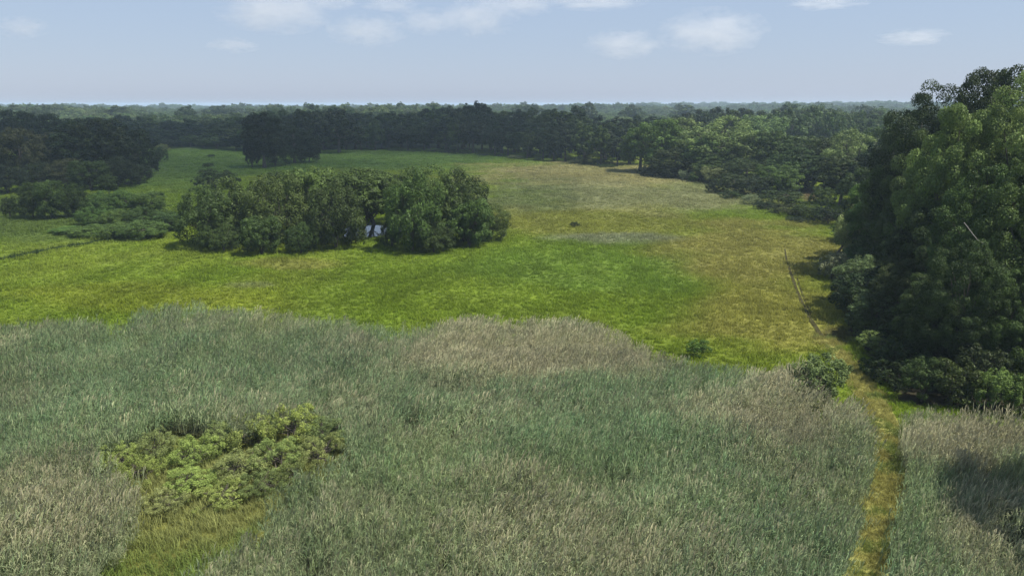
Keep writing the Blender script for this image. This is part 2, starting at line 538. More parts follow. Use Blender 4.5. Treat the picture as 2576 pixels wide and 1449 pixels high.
def make_trunk(name, seed, h, r, lobes, n_limb, sides=7, stems=1, spread=0.0, mat=None):
    rg = np.random.default_rng(seed)
    V, Fc = [], []
    for st in range(stems):
        a = rg.uniform(0, 6.28)
        top = np.array([math.cos(a) * spread, math.sin(a) * spread, h])
        t = np.linspace(0, 1, 7)
        path = np.outer(t, top) + np.stack([np.sin(t * 4 + a) * 0.03 * h * t, np.cos(t * 5 + a) * 0.03 * h * t, 0 * t], 1)
        path[0, 2] = -0.4
        rad = r * (1 - 0.72 * t) * np.where(t == 0, 1.4, 1) / math.sqrt(stems)
        tube(path, rad, sides, V, Fc)
        order = rg.permutation(len(lobes))[:n_limb]
        for q in order:
            end = np.array(lobes[q]) + rg.normal(0, 0.02 * h, 3)
            f = rg.uniform(0.3, 0.85)
            s0 = path[int(f * 6)]
            mid = (s0 + end) / 2 + np.array([0, 0, -0.06 * h]) + rg.normal(0, 0.03 * h, 3)
            u = np.linspace(0, 1, 6)[:, None]
            pp = s0 * (1 - u) ** 2 + 2 * mid * u * (1 - u) + end * u ** 2
            tube(pp, r * (1 - 0.6 * f) * 0.55 * (1 - 0.85 * u[:, 0]) / math.sqrt(stems) + 0.012, 5, V, Fc)
    Fc = np.array(Fc)
    return mesh_from(name, np.array(V), Fc, np.full(len(Fc), 4), mat or M_BARK, True)

PROTO = {}
def proto(key, seed, R, H, z0, n_lobe, n_sub, n_leaf, leaf, trunk_r, n_limb=8, stems=1, spread=0.0, trunk_name="trunk", **kw):
    cr, lc, lr = make_crown("crown", seed, R, z0, H * 0.97, n_lobe, n_sub, n_leaf, leaf, **kw)
    tr = make_trunk(trunk_name, seed + 5, H * 0.72, trunk_r, lc, n_limb, stems=stems, spread=spread)
    co = np.empty(len(cr.vertices) * 3, np.float32); cr.vertices.foreach_get("co", co); co = co.reshape(-1, 3)
    w = np.percentile(np.abs(co[:, :2]), 97) * 2
    h = np.percentile(co[:, 2], 99.8)
    PROTO[key] = (cr, tr, w, h)

for k in range(4):
    proto(f"far{k}", 100 + k, [6.2, 7.0, 5.2, 6.6][k], [15, 14, 16, 13][k], [2.2, 1.5, 2.5, 0.8][k], [13, 16, 12, 15][k], 13, 5200, 0.72, 0.42, 7)
for k in range(4):
    proto(f"mid{k}", 200 + k, [7.0, 6.3, 7.4, 5.6][k], [16, 15, 15, 16][k], [0.3, 0.5, 0.2, 0.6][k], [20, 18, 23, 17][k], 18, 21000, 0.42, 0.45, 10)
proto("airy0", 230, 6.0, 16, 1.5, 22, 14, 14000, 0.36, 0.40, 16, stems=3, spread=2.2, droop=0.25, aspect=0.5, gap=0.25)
for k in range(4):
    proto(f"willow{k}", 300 + k, [6.0, 5.4, 6.6, 5.0][k], [11, 10.5, 11.5, 10][k], [0.2, 0.1, 0.3, 0.1][k], [24, 22, 26, 20][k], 18, 21000, 0.40, 0.35, 10,
          stems=4, spread=1.8, droop=0.55, aspect=0.36)
proto("willow4", 340, 5.2, 11, 3.2, 34, 22, 30000, 0.40, 0.35, 10, stems=3, spread=2.6, droop=0.5, aspect=0.36)
for k in range(3):
    proto(f"near{k}", 400 + k, [7.0, 6.2, 6.6][k], [21, 19, 18][k], [1.2, 0.8, 0.4][k], [34, 30, 34][k], 20, 95000, 0.205, 0.42, 22, gap=0.30, flat=0.8, nrand=0.5)
for k in range(4):
    proto(f"shrub{k}", 500 + k, [2.3, 2.0, 2.6, 1.9][k], [3.4, 3.8, 3.0, 4.2][k], [0.05, 0.05, 0.0, 0.1][k], [14, 12, 16, 12][k], 14, 8000, 0.17, 0.06, 8,
          stems=4, spread=0.7, trunk_name="stems", droop=0.15, aspect=0.5)
for k in range(3):
    proto(f"bramble{k}", 600 + k, [1.7, 1.5, 1.9][k], [1.7, 1.9, 1.5][k], [0.0, 0.0, 0.0][k], [16, 14, 18][k], 16, 16000, 0.065, 0.03, 8,
          stems=5, spread=0.5, trunk_name="stems", droop=0.1, aspect=0.45, shape="low", nrand=0.8)

ORD = ("first second third fourth fifth sixth seventh eighth ninth tenth eleventh twelfth thirteenth fourteenth fifteenth sixteenth seventeenth "
       "eighteenth nineteenth twentieth twenty-first twenty-second twenty-third twenty-fourth twenty-fifth twenty-sixth twenty-seventh twenty-eighth").split()
COUNTED = {}
def nth(key):
    COUNTED[key] = COUNTED.get(key, -1) + 1
    return ORD[COUNTED[key]]
RND = random.Random(11)
def plant(key, name, px, d, top, wpx, col, label, cat="tree", group=None, sink=0.0, x=None, h=None, w=None):
    """one tree or bush: root Empty > trunk or stems, crown"""
    cr, tr, pw, ph = PROTO[key]
    if h is None: h = height_at(top, d)
    if x is None: x = at_dist(px, d, h * 0.5)
    z = float(gz(np.array([x]), np.array([d]))[0]) - sink
    h -= z
    if w is None: w = wpx / F * (d * CP + (CAM_H - h / 2) * SP)
    root = bpy.data.objects.new(name, None)
    root.empty_display_size = 0.5
    COL.objects.link(root)
    root.location = (x, d, z)
    root.rotation_euler = (0, 0, RND.uniform(0, 6.28))
    root.scale = (w / pw, w / pw, h / ph)
    tag(root, label, cat, group)
    jig = [1 + RND.uniform(-0.08, 0.08) for _ in range(3)]
    for part, me in ((tr.name.split(".")[0], tr), ("crown", cr)):
        o = link(part, me, root)
        o.color = (col[0] * jig[0], col[1] * jig[1], col[2] * jig[2], 1)
    return root

DARK = (0.017, 0.029, 0.012); DEEP = (0.032, 0.050, 0.014); MID = (0.043, 0.070, 0.019)
GREEN = (0.070, 0.118, 0.026); LIGHT = (0.128, 0.160, 0.056); PALE = (0.165, 0.195, 0.090); BROWN = (0.044, 0.052, 0.022)
YELLOW = (0.215, 0.262, 0.072); BRAM = (0.190, 0.232, 0.078)

# ------------------------------------------------------------------ grove on the meadow, round its pond
GR = "willows of the grove on the meadow"
for i, (px, d, top, w, c, key, lab) in enumerate([
    (520, 104, 470, 150, (0.044, 0.068, 0.020), 0, "round dark willow at the left end of the grove on the meadow"),
    (590, 108, 448, 150, (0.058, 0.092, 0.024), 1, "willow second from the left end of the grove, its crown drooping to the grass"),
    (690, 105, 440, 175, (0.058, 0.092, 0.024), 2, "broad willow in the front left of the grove, beside the end willows"),
    (785, 112, 425, 170, (0.058, 0.092, 0.024), 3, "tall willow over the middle of the grove, highest left of the pond gap"),
    (840, 103, 452, 140, (0.044, 0.068, 0.020), 0, "willow just left of the pale pond gap in the grove"),
    (1035, 101, 428, 140, (0.058, 0.092, 0.024), 1, "willow just right of the pale pond gap in the grove"),
    (1080, 108, 417, 180, (0.075, 0.120, 0.028), 2, "tallest lit willow in the right half of the grove"),
    (1165, 108, 425, 150, (0.044, 0.068, 0.020), 0, "dark willow near the right end of the grove, behind the low end bushes"),
    (905, 112, 428, 190, (0.058, 0.092, 0.024), 4, "willow whose crown arches over the pond gap"),
    (940, 122, 432, 190, (0.044, 0.068, 0.020), 4, "willow behind the pond, under whose crown the water shows"),
    (690, 124, 435, 170, (0.044, 0.068, 0.020), 1, "willow at the back of the grove behind its left half"),
    (1180, 104, 498, 110, (0.058, 0.092, 0.024), 3, "low willow at the front of the grove's right end"),
    (1235, 109, 512, 88, (0.075, 0.120, 0.028), 1, "smallest willow at the very right end of the grove"),
    (655, 98.5, 545, 90, (0.044, 0.068, 0.020), 3, "low willow skirt at the grove's front, jutting furthest towards the reeds"),
    (560, 101, 560, 100, (0.044, 0.068, 0.020), 2, "low bushy willow at the front foot of the grove's left end"),
    (755, 99, 560, 80, (0.044, 0.068, 0.020), 0, "low dark willow at the front foot of the grove, midway to the pond gap"),
    (1090, 100, 560, 90, (0.044, 0.068, 0.020), 1, "low dark willow at the front foot of the grove right of the pond"),
    (893, 106, 556, 34, (0.044, 0.068, 0.020), 3, "small willow bush at the left side of the pond gap"),
    (985, 104, 545, 50, (0.044, 0.068, 0.020), 0, "small willow bush at the right side of the pond gap"),
]):
    plant(f"willow{key}", "willow_tree", px, d, top, w, c, lab, "tree", GR)

def pond():
    pts, cxp, cyp = [], at_dist(934, 115), 115.5
    for k in range(40):
        a = 2 * math.pi * k / 40
        r = 1 + 0.12 * math.sin(3 * a + 1) + 0.07 * math.sin(5 * a)
        pts.append((cxp + math.cos(a) * 4.6 * r, cyp + math.sin(a) * 5.6 * r, 0.30))
    pts = [(a, b, 0.0) for a, b, c in pts]
    me = mesh_from("pond", np.array(pts), np.arange(40), [40], M_WATER)
    zz = float(gz(np.array([cxp]), np.array([cyp]))[0]) + 0.30
    o = link("pond", me); o.location.z = zz
    tag(o, kind="structure")
pond()

# ------------------------------------------------------------------ left wood, shrubs, lone trees
LW = "dark trees of the left wood"
for px, d, top, w, c, key, lab in [
    (52, 192, 322, 110, BROWN, "mid2", "brownish dark round tree at the front of the left wood"),
    (-40, 188, 330, 130, DARK, "mid0", "dark tree cut by the picture's left edge, in the left wood"),
    (185, 200, 306, 130, DARK, "mid1", "dark tree in the middle of the left wood, left half of its highest dome"),
    (262, 202, 298, 140, DARK, "mid0", "tallest broad dark tree of the left wood"),
    (335, 212, 325, 110, DARK, "mid2", "dark domed tree at the right end of the left wood, beside the open meadow"),
    (130, 205, 335, 100, BROWN, "mid3", "brown tinged tree between the round front tree and the high dome of the left wood"),
    (225, 176, 405, 90, DEEP, "willow3", "small mid green tree at the foot of the left wood's highest dome"),
    (330, 190, 405, 90, DARK, "willow1", "low dark tree at the foot of the left wood's right end"),
    (100, 178, 410, 120, DARK, "willow2", "low dark tree at the foot of the brownish round tree"),
    (15, 170, 415, 100, DARK, "willow0", "low dark tree at the left edge foot of the left wood"),
    (170, 180, 400, 110, BROWN, "willow2", "low brown tinged tree at the foot of the left wood"),
    (290, 182, 395, 100, DARK, "willow0", "low dark tree under the right half of the left wood's dome"),
    (272, 165, 440, 42, MID, "mid3", "slim pale green sapling standing in front of the left wood"),
]:
    plant(key, "broadleaf_tree", px, d, top, w, c, lab, "tree", LW)
for px, d, top, w, c in [(-140, 260, 285, 140, DARK), (-60, 265, 280, 130, DARK), (40, 265, 277, 130, DARK), (120, 275, 287, 110, DARK), (165, 285, 300, 100, DARK),
                         (215, 290, 297, 90, DARK)]:
    plant(RND.choice(["mid0", "mid1", "mid2"]), "broadleaf_tree", px, d, top, w, c,
          f"tall blue-dark tree behind the left wood, {nth(6)} from the left of its row", "tree", "tall trees behind the left wood")

for px, d, top, w, c, key, lab in [
    (75, 132, 458, 75, DEEP, "willow1", "left one of the tall square willow bushes before the left wood"),
    (125, 131, 455, 80, MID, "willow3", "middle one of the tall square willow bushes before the left wood"),
    (180, 133, 463, 80, DEEP, "willow0", "right one of the tall square willow bushes before the left wood"),
    (22, 133, 497, 30, DEEP, "willow3", "narrow cone shaped bush left of the square willow bushes"),
]:
    plant(key, "willow_bush", px, d, top, w, c, lab, "bush", "willow bushes before the left wood")
for px, d, top, w, c, key, lab in [
    (255, 135, 480, 90, GREEN, "willow0", "green bush right behind the square willow bushes"),
    (310, 138, 478, 100, GREEN, "willow1", "broad green bush in the upper middle of the left scrub bank"),
    (375, 136, 483, 90, GREEN, "willow3", "green bush at the upper right of the left scrub bank"),
    (240, 124, 520, 80, GREEN, "willow1", "green bush right beside the foot of the square willow bushes"),
    (300, 123, 525, 95, GREEN, "willow0", "lighter green rounded bush in the middle of the left scrub bank"),
    (375, 122, 522, 100, MID, "willow1", "darker bush in the left scrub bank beside the grove"),
    (425, 118, 535, 80, MID, "willow3", "dark bush squeezed against the grove's left end"),
    (225, 113, 566, 100, GREEN, "willow1", "low green bush at the left tip of the scrub bank, by the ditch"),
    (300, 112, 558, 100, GREEN, "willow0", "low light green bush at the front of the left scrub bank"),
    (365, 111, 553, 110, GREEN, "willow1", "low wide bush at the front right of the left scrub bank"),
    (170, 116, 572, 80, GREEN, "willow3", "flat low bush fading into the grass at the scrub bank's left"),
    (540, 178, 425, 96, DEEP, "shrub2", "wide grey-green bush on the meadow above the grove's left end"),
    (650, 236, 425, 30, MID, "shrub1", "small bush at the foot of the lone dark meadow trees"),
    (531, 285, 389, 19, DEEP, "shrub3", "tiny upright bush alone on the far left meadow"),
    (522, 240, 410, 27, DEEP, "shrub2", "tiny flat bush in front of the lone upright bush on the far left meadow"),
    (402, 262, 368, 40, MID, "shrub0", "pale rounded bush at the right foot of the left wood"),
    (408, 300, 362, 30, LIGHT, "shrub1", "small pale bush behind the right foot of the left wood"),
    (387, 225, 405, 26, DARK, "shrub1", "small dark bush hanging off the left wood's right end"),
    (1446, 121, 558, 24, DEEP, "shrub2", "tiny low bush alone in the middle of the olive meadow"),
    (1757, 56.3, 855, 54, GREEN, "shrub3", "small grey-green bush at the meadow's edge of the reeds"),
]:
    plant(key, "bush", px, d, top, w, c, lab, "bush", "bushes on the left and the meadow" if px < 700 else None)

for px, d, top, w, c, key, lab in [
    (660, 238, 284, 100, DARK, "mid3", "tallest of the lone dark trees standing on the left meadow"),
    (632, 240, 345, 36, DARK, "willow3", "low dark crown leaning out on the left of the lone meadow trees"),
    (738, 258, 318, 100, DARK, "mid2", "broad dark tree beside the tallest lone meadow tree"),
    (775, 262, 345, 60, DARK, "willow1", "small dark tree at the right end of the lone meadow trees"),
    (690, 246, 350, 90, DARK, "willow2", "low dark tree filling the gap between the lone meadow trees"),
]:
    plant(key, "broadleaf_tree", px, d, top, w, c, lab, "tree", "lone dark trees on the left meadow")

# ------------------------------------------------------------------ treeline at the far end of the meadow
EDGE = [(300, 376), (420, 374), (500, 372), (640, 384), (800, 382), (1000, 379), (1150, 385), (1330, 401), (1440, 411), (1530, 419), (1600, 425)]
def edge_row(px):
    return float(np.interp(px, [e[0] for e in EDGE], [e[1] for e in EDGE]))
TL = "trees of the far treeline"
sections = [(640, "treeline left of the lone meadow trees"),
            (1000, "treeline above the grove's left half"),
            (1300, "treeline above the grove's right half"),
            (1700, "treeline behind the tan grass")]
TOPS = [(200, 300), (400, 305), (520, 300), (640, 292), (760, 276), (900, 284), (1000, 284), (1120, 274), (1200, 262), (1240, 276), (1330, 284), (1450, 280), (1560, 300), (1620, 300)]
for row, (back, rise) in enumerate([(4, 48), (16, 26), (30, 8), (48, -2)]):
    px = 330 if row < 2 else 230
    while px < 1600:
        d = dist_of(edge_row(px)) + back + RND.uniform(-4, 5)
        top = float(np.interp(px, [t[0] for t in TOPS], [t[1] for t in TOPS])) + rise * RND.uniform(0.55, 1.2) + RND.uniform(-11, 8)
        w = RND.uniform(64, 112) if row else RND.uniform(42, 75)
        lab = next(l for lim, l in sections if px < lim)
        rowname = ["low front-row", "second-row", "tall third-row", "tall back-row"][row]
        lab = f"{rowname} dark tree, {nth((rowname, lab))} from left, {lab}"
        c = RND.choice([DARK, DARK, DEEP, DARK, MID if row == 0 else DEEP])
        if True:
            plant(f"far{RND.randrange(4)}", "broadleaf_tree", px, d, top, w, c, lab, "tree", TL)
        px += w * RND.uniform(0.55, 0.8)
for px, d, top, w, c, key, lab in [
    (1212, 335, 256, 62, DARK, "far0", "dark tree whose top rises highest above the far treeline"),
    (1180, 330, 262, 50, DARK, "far2", "dark tree left of the highest top of the far treeline"),
    (1475, 262, 318, 62, GREEN, "airy0", "slender bright green tree standing before the dark far treeline"),
    (1545, 285, 330, 62, DARK, "far3", "blue-dark round tree right of the slender bright green tree"),
    (1630, 330, 290, 80, DARK, "far1", "dark tree peeping up behind the sunlit trees of the right bank"),
    (770, 305, 276, 90, DARK, "far1", "broad high dark tree behind the lone meadow trees"),
    (850, 310, 276, 100, DARK, "far0", "wide high dark tree of the treeline right of the lone meadow trees"),
]:
    plant(key, "broadleaf_tree", px, d, top, w, c, lab, "tree", TL)
for px, d, top, w in [(95, 520, 268, 60), (300, 610, 266, 70), (470, 560, 266, 50), (555, 700, 265, 80), (700, 620, 263, 40), (800, 560, 262, 50), (965, 600, 266, 70),
                      (1095, 520, 264, 60), (1330, 640, 262, 80), (1470, 540, 258, 60), (1590, 600, 264, 60), (1720, 620, 262, 70), (1985, 480, 258, 80), (2050, 500, 262, 70), (2170, 520, 264, 60)]:
    plant(f"far{RND.randrange(4)}", "broadleaf_tree", px, d, top, w, RND.choice([DEEP, MID]),
          f"hazy tree rising above the far forest's skyline, {nth(12)} from the left", "tree", "trees rising above the far forest")
px = 1000
k = 0
while px < 1560:
    d = dist_of(edge_row(px)) - RND.uniform(1, 5)
    plant(RND.choice(["shrub0", "shrub2"]), "bush", px, d, edge_row(px) - RND.uniform(3, 11), RND.uniform(22, 46), RND.choice([MID, DEEP, PALE]),
          f"low bush, {nth(5)} from the left along the far treeline's foot", "bush", "low bushes along the far treeline")
    px += RND.uniform(26, 60)
for px, d, top, w, c, lab in [(1470, 255, 390, 42, LIGHT, "pale round bush at the foot of the slender bright green tree"),
                              (1515, 250, 400, 50, DEEP, "grey-green bush right of the pale round one below the bright tree")]:
    plant("shrub2", "bush", px, d, top, w, c, lab, "bush", "low bushes along the far treeline")

# ------------------------------------------------------------------ right bank, from far to near
RB = "trees of the right bank"
for px, d, top, w, c, key, lab in [
    (1612, 226, 322, 90, GREEN, "mid3", "green tree at the far left end of the right bank's sunlit trees"),
    (1662, 222, 300, 120, GREEN, "mid0", "tall sunlit tree at the left end of the right bank"),
    (1725, 224, 298, 100, (0.110, 0.158, 0.050), "mid1", "sunlit tree second from the left on the right bank"),
    (1700, 208, 372, 90, DEEP, "mid2", "dark low tree at the foot of the right bank's left end"),
    (1815, 206, 293, 150, (0.110, 0.158, 0.050), "airy0", "palest feathery tree of the right bank"),
    (1765, 204, 345, 80, GREEN, "mid3", "green tree beside the palest feathery tree on its left"),
    (1868, 204, 335, 90, (0.110, 0.158, 0.050), "mid1", "light green tree leaning out right of the palest feathery tree"),
    (1918, 262, 291, 100, (0.110, 0.158, 0.050), "mid0", "round light tree standing behind the palest feathery tree"),
    (1945, 192, 330, 90, MID, "mid3", "mid green tree in the middle of the right bank"),
    (2015, 205, 342, 110, MID, "mid2", "broad green tree in the middle of the right bank, behind the dark one"),
    (2010, 172, 372, 110, DEEP, "mid1", "dark tree in the middle of the right bank"),
    (2085, 178, 345, 100, DEEP, "mid0", "dark tree between the middle of the right bank and the light bushy one"),
    (2140, 168, 326, 110, (0.110, 0.158, 0.050), "airy0", "light bushy tree close left of the big near wood"),
    (2195, 175, 318, 120, MID, "mid2", "green tree tucked against the big near wood"),
    (2120, 148, 395, 100, DEEP, "mid3", "dark low tree above the brown clearing on the right bank"),
    (2215, 140, 350, 120, DARK, "mid1", "dark tree in the shade beside the big near wood"),
    (1880, 185, 400, 100, DEEP, "mid2", "dark low tree under the palest feathery tree"),
    (1960, 165, 415, 90, GREEN, "mid0", "small bright green tree above the bank's dark bushes"),
    (1800, 196, 395, 80, MID, "mid1", "low green tree at the foot of the palest feathery tree"),
    (2180, 128, 420, 100, DEEP, "mid2", "dark low tree right of the brown clearing"),
    (2270, 130, 330, 120, DARK, "mid0", "tall dark tree half hidden behind the big near wood"),
]:
    plant(key, "broadleaf_tree", px, d, top, w * 1.22, c, lab, "tree", RB)
for row in range(3):
    px = 1600
    while px < 2380:
        d = 300 + row * 34 + RND.uniform(-12, 12)
        top = np.interp(px, [1600, 1720, 1760, 1860, 1900, 2000, 2110, 2250, 2400], [300, 285, 272, 272, 284, 270, 272, 280, 282]) + RND.uniform(-3, 10)
        c = RND.choice([DARK, DEEP]) if px < 1900 else RND.choice([MID, DEEP, MID])
        w = RND.uniform(60, 100)
        plant(f"far{RND.randrange(4)}", "broadleaf_tree", px, d, float(top), w, c,
              f"dark tree, {nth((7, row))} from left, {('front', 'middle', 'back')[row]} row behind the palest feathery tree" if px < 1900 else
              f"green tree, {nth((8, row))} from left, {('front', 'middle', 'back')[row]} row behind the right bank's right half", "tree", "wood behind the right bank")
        px += w * RND.uniform(0.6, 0.85)
for px, d, top, w, c, key, lab in [
    (1650, 214, 405, 60, GREEN, "shrub0", "light bush at the left foot of the right bank's sunlit trees"),
    (1635, 209, 418, 50, DARK, "shrub2", "dark round bush at the left tip of the right bank"),
    (1690, 205, 420, 70, DARK, "shrub1", "dark bush at the foot of the sunlit trees, right of the left tip"),
    (1722, 200, 428, 34, PALE, "shrub0", "pale grassy bush standing out at the right bank's edge"),
    (1757, 196, 432, 50, GREEN, "shrub2", "low green bush right of the pale grassy one on the bank edge"),
    (1800, 190, 420, 80, LIGHT, "shrub0", "yellow-green bush at the foot of the palest feathery tree"),
    (1795, 172, 460, 44, DARK, "shrub2", "dark bush where the bank edge steps out into the meadow"),
    (1850, 170, 440, 90, DEEP, "shrub1", "dark bush in the middle of the right bank's edge"),
    (1905, 162, 445, 90, DARK, "shrub0", "dark broad bush above the bank edge's grey bushes"),
    (1890, 150, 488, 50, PALE, "shrub2", "grey leaved round bush on the edge of the right bank"),
    (1925, 142, 508, 62, DARK, "shrub0", "dark bush to the right of the grey leaved round one"),
    (1840, 160, 480, 60, DEEP, "shrub2", "low dark bush left of the grey leaved round one"),
    (1965, 148, 478, 100, DEEP, "shrub1", "broad olive bush left of the brown clearing"),
    (1985, 135, 512, 80, BROWN, "shrub2", "brownish bush in front of the brown clearing"),
    (2040, 131, 515, 90, DEEP, "shrub0", "dark bush below the brown clearing"),
    (2070, 140, 470, 56, MID, "shrub3", "upright bush just right of the brown clearing"),
    (2085, 124, 520, 80, DARK, "shrub2", "dark bush right below the upright one by the clearing"),
    (1970, 176, 420, 80, GREEN, "shrub3", "bright green tall bush above the brown clearing"),
    (2025, 178, 420, 70, DARK, "shrub1", "dark tall bush right above the brown clearing"),
    (1955, 138, 530, 50, DEEP, "shrub2", "small bush at the grassy foot of the right bank, right of the dark bush"),
    (2010, 128, 545, 70, DARK, "shrub2", "low dark bush at the shaded inner corner of the right bank"),
]:
    plant(key, "bush", px, d, top, w, c, lab, "bush", "bushes along the right bank")

# ------------------------------------------------------------------ big near wood on the right
NW = "trees of the near wood on the right"
for px, d, top, w, c, key, lab in [
    (2322, 86, 214, 235, (0.026, 0.043, 0.014), "near0", "tall dark tree at the upper left of the near wood"),
    (2455, 80, 174, 230, (0.026, 0.043, 0.014), "near1", "dark tree whose top stands highest in the near wood"),
    (2560, 66, 188, 300, (0.130, 0.175, 0.052), "near0", "tall bright leaved tree at the picture's right edge"),
    (2400, 68, 268, 230, (0.105, 0.155, 0.042), "near1", "bright leaved tree in front of the tall dark trees of the near wood"),
    (2290, 84, 330, 200, (0.055, 0.085, 0.024), "near2", "dark tree on the near wood's left flank, below the tall dark one"),
    (2470, 58, 420, 240, (0.055, 0.085, 0.024), "near2", "mid height leafy tree in the front of the near wood"),
    (2230, 92, 440, 190, GREEN, "near1", "grey-green tree bulging on the left flank of the near wood"),
    (2330, 66, 520, 190, (0.026, 0.043, 0.014), "near2", "deep shaded tree low in the near wood, left of the bright clump"),
    (2600, 54, 380, 260, (0.055, 0.085, 0.024), "near1", "leafy tree cut by the right edge, low in the near wood"),
    (2700, 62, 220, 300, (0.055, 0.085, 0.024), "near2", "tree just beyond the right edge of the picture, in the near wood"),
]:
    plant(key, "broadleaf_tree", px, d, top, w, c, lab, "tree", NW)
for px, d, top, w, c, key, lab in [
    (2172, 97, 496, 120, (0.14, 0.17, 0.065), "willow1", "pale willow bush on the left flank of the near wood"),
    (2095, 84, 634, 74, PALE, "shrub0", "pale topped round bush sticking out furthest left of the near wood"),
    (2175, 78, 645, 130, (0.10, 0.13, 0.048), "willow0", "grey-green dome of leaves beside the pale topped round bush"),
    (2140, 108, 560, 90, (0.055, 0.085, 0.024), "shrub1", "dark bush under the pale willow bush at the meadow edge"),
    (2150, 72, 720, 90, GREEN, "shrub3", "green bush at the meadow edge below the grey-green dome"),
    (2210, 66, 740, 150, (0.026, 0.043, 0.014), "willow2", "dark mass of leaves low on the near wood's left flank"),
    (2215, 57, 838, 100, (0.105, 0.155, 0.042), "shrub1", "bright green bush beside the bend of the path"),
    (2190, 60, 800, 80, (0.055, 0.085, 0.024), "shrub0", "dark green bush behind the bright one by the path"),
    (2250, 50, 905, 100, (0.026, 0.043, 0.014), "shrub2", "dark bush at the path's right edge below the bright green one"),
    (2325, 47.2, 900, 90, (0.045, 0.072, 0.020), "shrub3", "leafy bush over the reeds at the front of the near wood"),
    (2400, 46.6, 905, 110, (0.045, 0.072, 0.020), "shrub1", "middle one of the leafy bushes along the near wood's front"),
    (2300, 57, 800, 150, (0.026, 0.043, 0.014), "willow3", "dark leaf mass above the front bushes of the near wood"),
    (2440, 54, 720, 190, (0.055, 0.085, 0.024), "willow1", "broad leaf mass low in the near wood, above its front bushes"),
    (2510, 45.5, 925, 110, (0.105, 0.155, 0.042), "shrub0", "bright leafy bush at the front of the near wood by the right edge"),
    (2575, 45, 940, 110, GREEN, "shrub2", "leafy bush cut by the right edge above the reeds"),
    (2470, 47.5, 870, 120, (0.026, 0.043, 0.014), "shrub3", "shaded bush behind the bright leafy one at the right edge"),
    (2590, 50, 760, 170, (0.055, 0.085, 0.024), "willow2", "dark leaf mass cut by the right edge, low in the near wood"),
]:
    plant(key, "bush", px, d, top, w, c, lab, "bush", "bushes along the near wood")
for px, d, top, w, c, lab in [
    (2270, 60, 660, 150, (0.030, 0.050, 0.015), "dark small tree with leaves to the ground, at the near wood's left front"),
    (2350, 54, 700, 170, (0.045, 0.072, 0.020), "leafy small tree with leaves to the ground, middle of the near wood's front"),
    (2425, 51, 610, 190, (0.038, 0.060, 0.018), "leafy small tree under the bleached hooked branch in the near wood"),
    (2520, 50, 680, 180, (0.055, 0.085, 0.024), "leafy small tree near the right edge, above the front bushes"),
    (2285, 72, 590, 150, (0.040, 0.064, 0.019), "small tree on the near wood's left flank above the shaded meadow edge"),
]:
    plant(RND.choice(["near0", "near1", "near2"]), "broadleaf_tree", px, d, top, w, c, lab, "tree", NW)
rim = [on_ground(*p) for p in [(2150, 585), (2118, 640), (2105, 690), (2112, 740), (2140, 800), (2185, 860), (2230, 930)]]
for k in range(26):
    t = k / 25 * (len(rim) - 1); i = min(int(t), len(rim) - 2); f = t - i
    bx = rim[i][0] * (1 - f) + rim[i + 1][0] * f + RND.uniform(0.8, 6.0); by = rim[i][1] * (1 - f) + rim[i + 1][1] * f + RND.uniform(-0.5, 1.5)
    plant(f"shrub{RND.randrange(4)}", "bush", 0, by, 0, 0, RND.choice([(0.026, 0.044, 0.015), (0.036, 0.06, 0.018), (0.06, 0.095, 0.030)]),
          f"dark bush, {nth(9)} from the far end of the near wood's shaded meadow edge", "bush", "shaded bushes at the foot of the near wood",
          x=bx, h=RND.uniform(2.0, 4.6), w=RND.uniform(3.0, 5.2))
for k in range(9):
    bx, by = on_ground(2262 + k * 40 + RND.uniform(-8, 8), 985)
    plant(f"shrub{RND.randrange(4)}", "bush", 0, by + RND.uniform(1, 4), 0, 0, RND.choice([(0.022, 0.038, 0.014), (0.028, 0.046, 0.015), (0.05, 0.08, 0.026)]),
          f"dark bush, {nth(10)} from the path in the near wood's front edge", "bush", "shaded bushes in the near wood's front",
          x=bx, h=RND.uniform(1.4, 3.3), w=RND.uniform(2.0, 3.8))
plant("near2", "broadleaf_tree", 0, 29.4, 0, 0, MID, "tree beyond the right edge that shades the reeds", "tree", NW, x=32.2, h=17, w=10.5)

def branch(name, pts, r, parent=None, mat=None):
    V, Fc = [], []
    pts = np.array(pts, float)
    u = np.linspace(0, len(pts) - 1, 3 * len(pts))
    path = np.stack([np.interp(u, np.arange(len(pts)), pts[:, i]) for i in range(3)], 1)
    tube(path, np.linspace(r, r * 0.3, len(path)), 6, V, Fc)
    me = mesh_from(name, np.array(V), np.array(Fc), np.full(len(Fc), 4), mat or M_DEAD, True)
    return link(name, me, parent)

def spot(px, py, d):
    z = height_at(py, d)
    return (at_dist(px, d, z), d, z)
b = branch("dead_branch", [spot(2425, 560, 52.6), spot(2448, 590, 52.2), spot(2460, 605, 52.0), spot(2482, 617, 50.6)], 0.032)
tag(b, "bare bleached branch hooked among the leaves of the near wood", "branch")
b3 = branch("fallen_log", [spot(2105, 640, 95.5), spot(2120, 618, 97), spot(2138, 602, 98)], 0.18, mat=M_BARK)
tag(b3, "grey fallen log leaning out of the right bank's shaded corner", "log")

# bush in the reeds by the path
plant("shrub0", "bush", 2055, 46.8, 893, 155, (0.10, 0.135, 0.045), "large grey-green bush rising from the reeds beside the path", "bush")

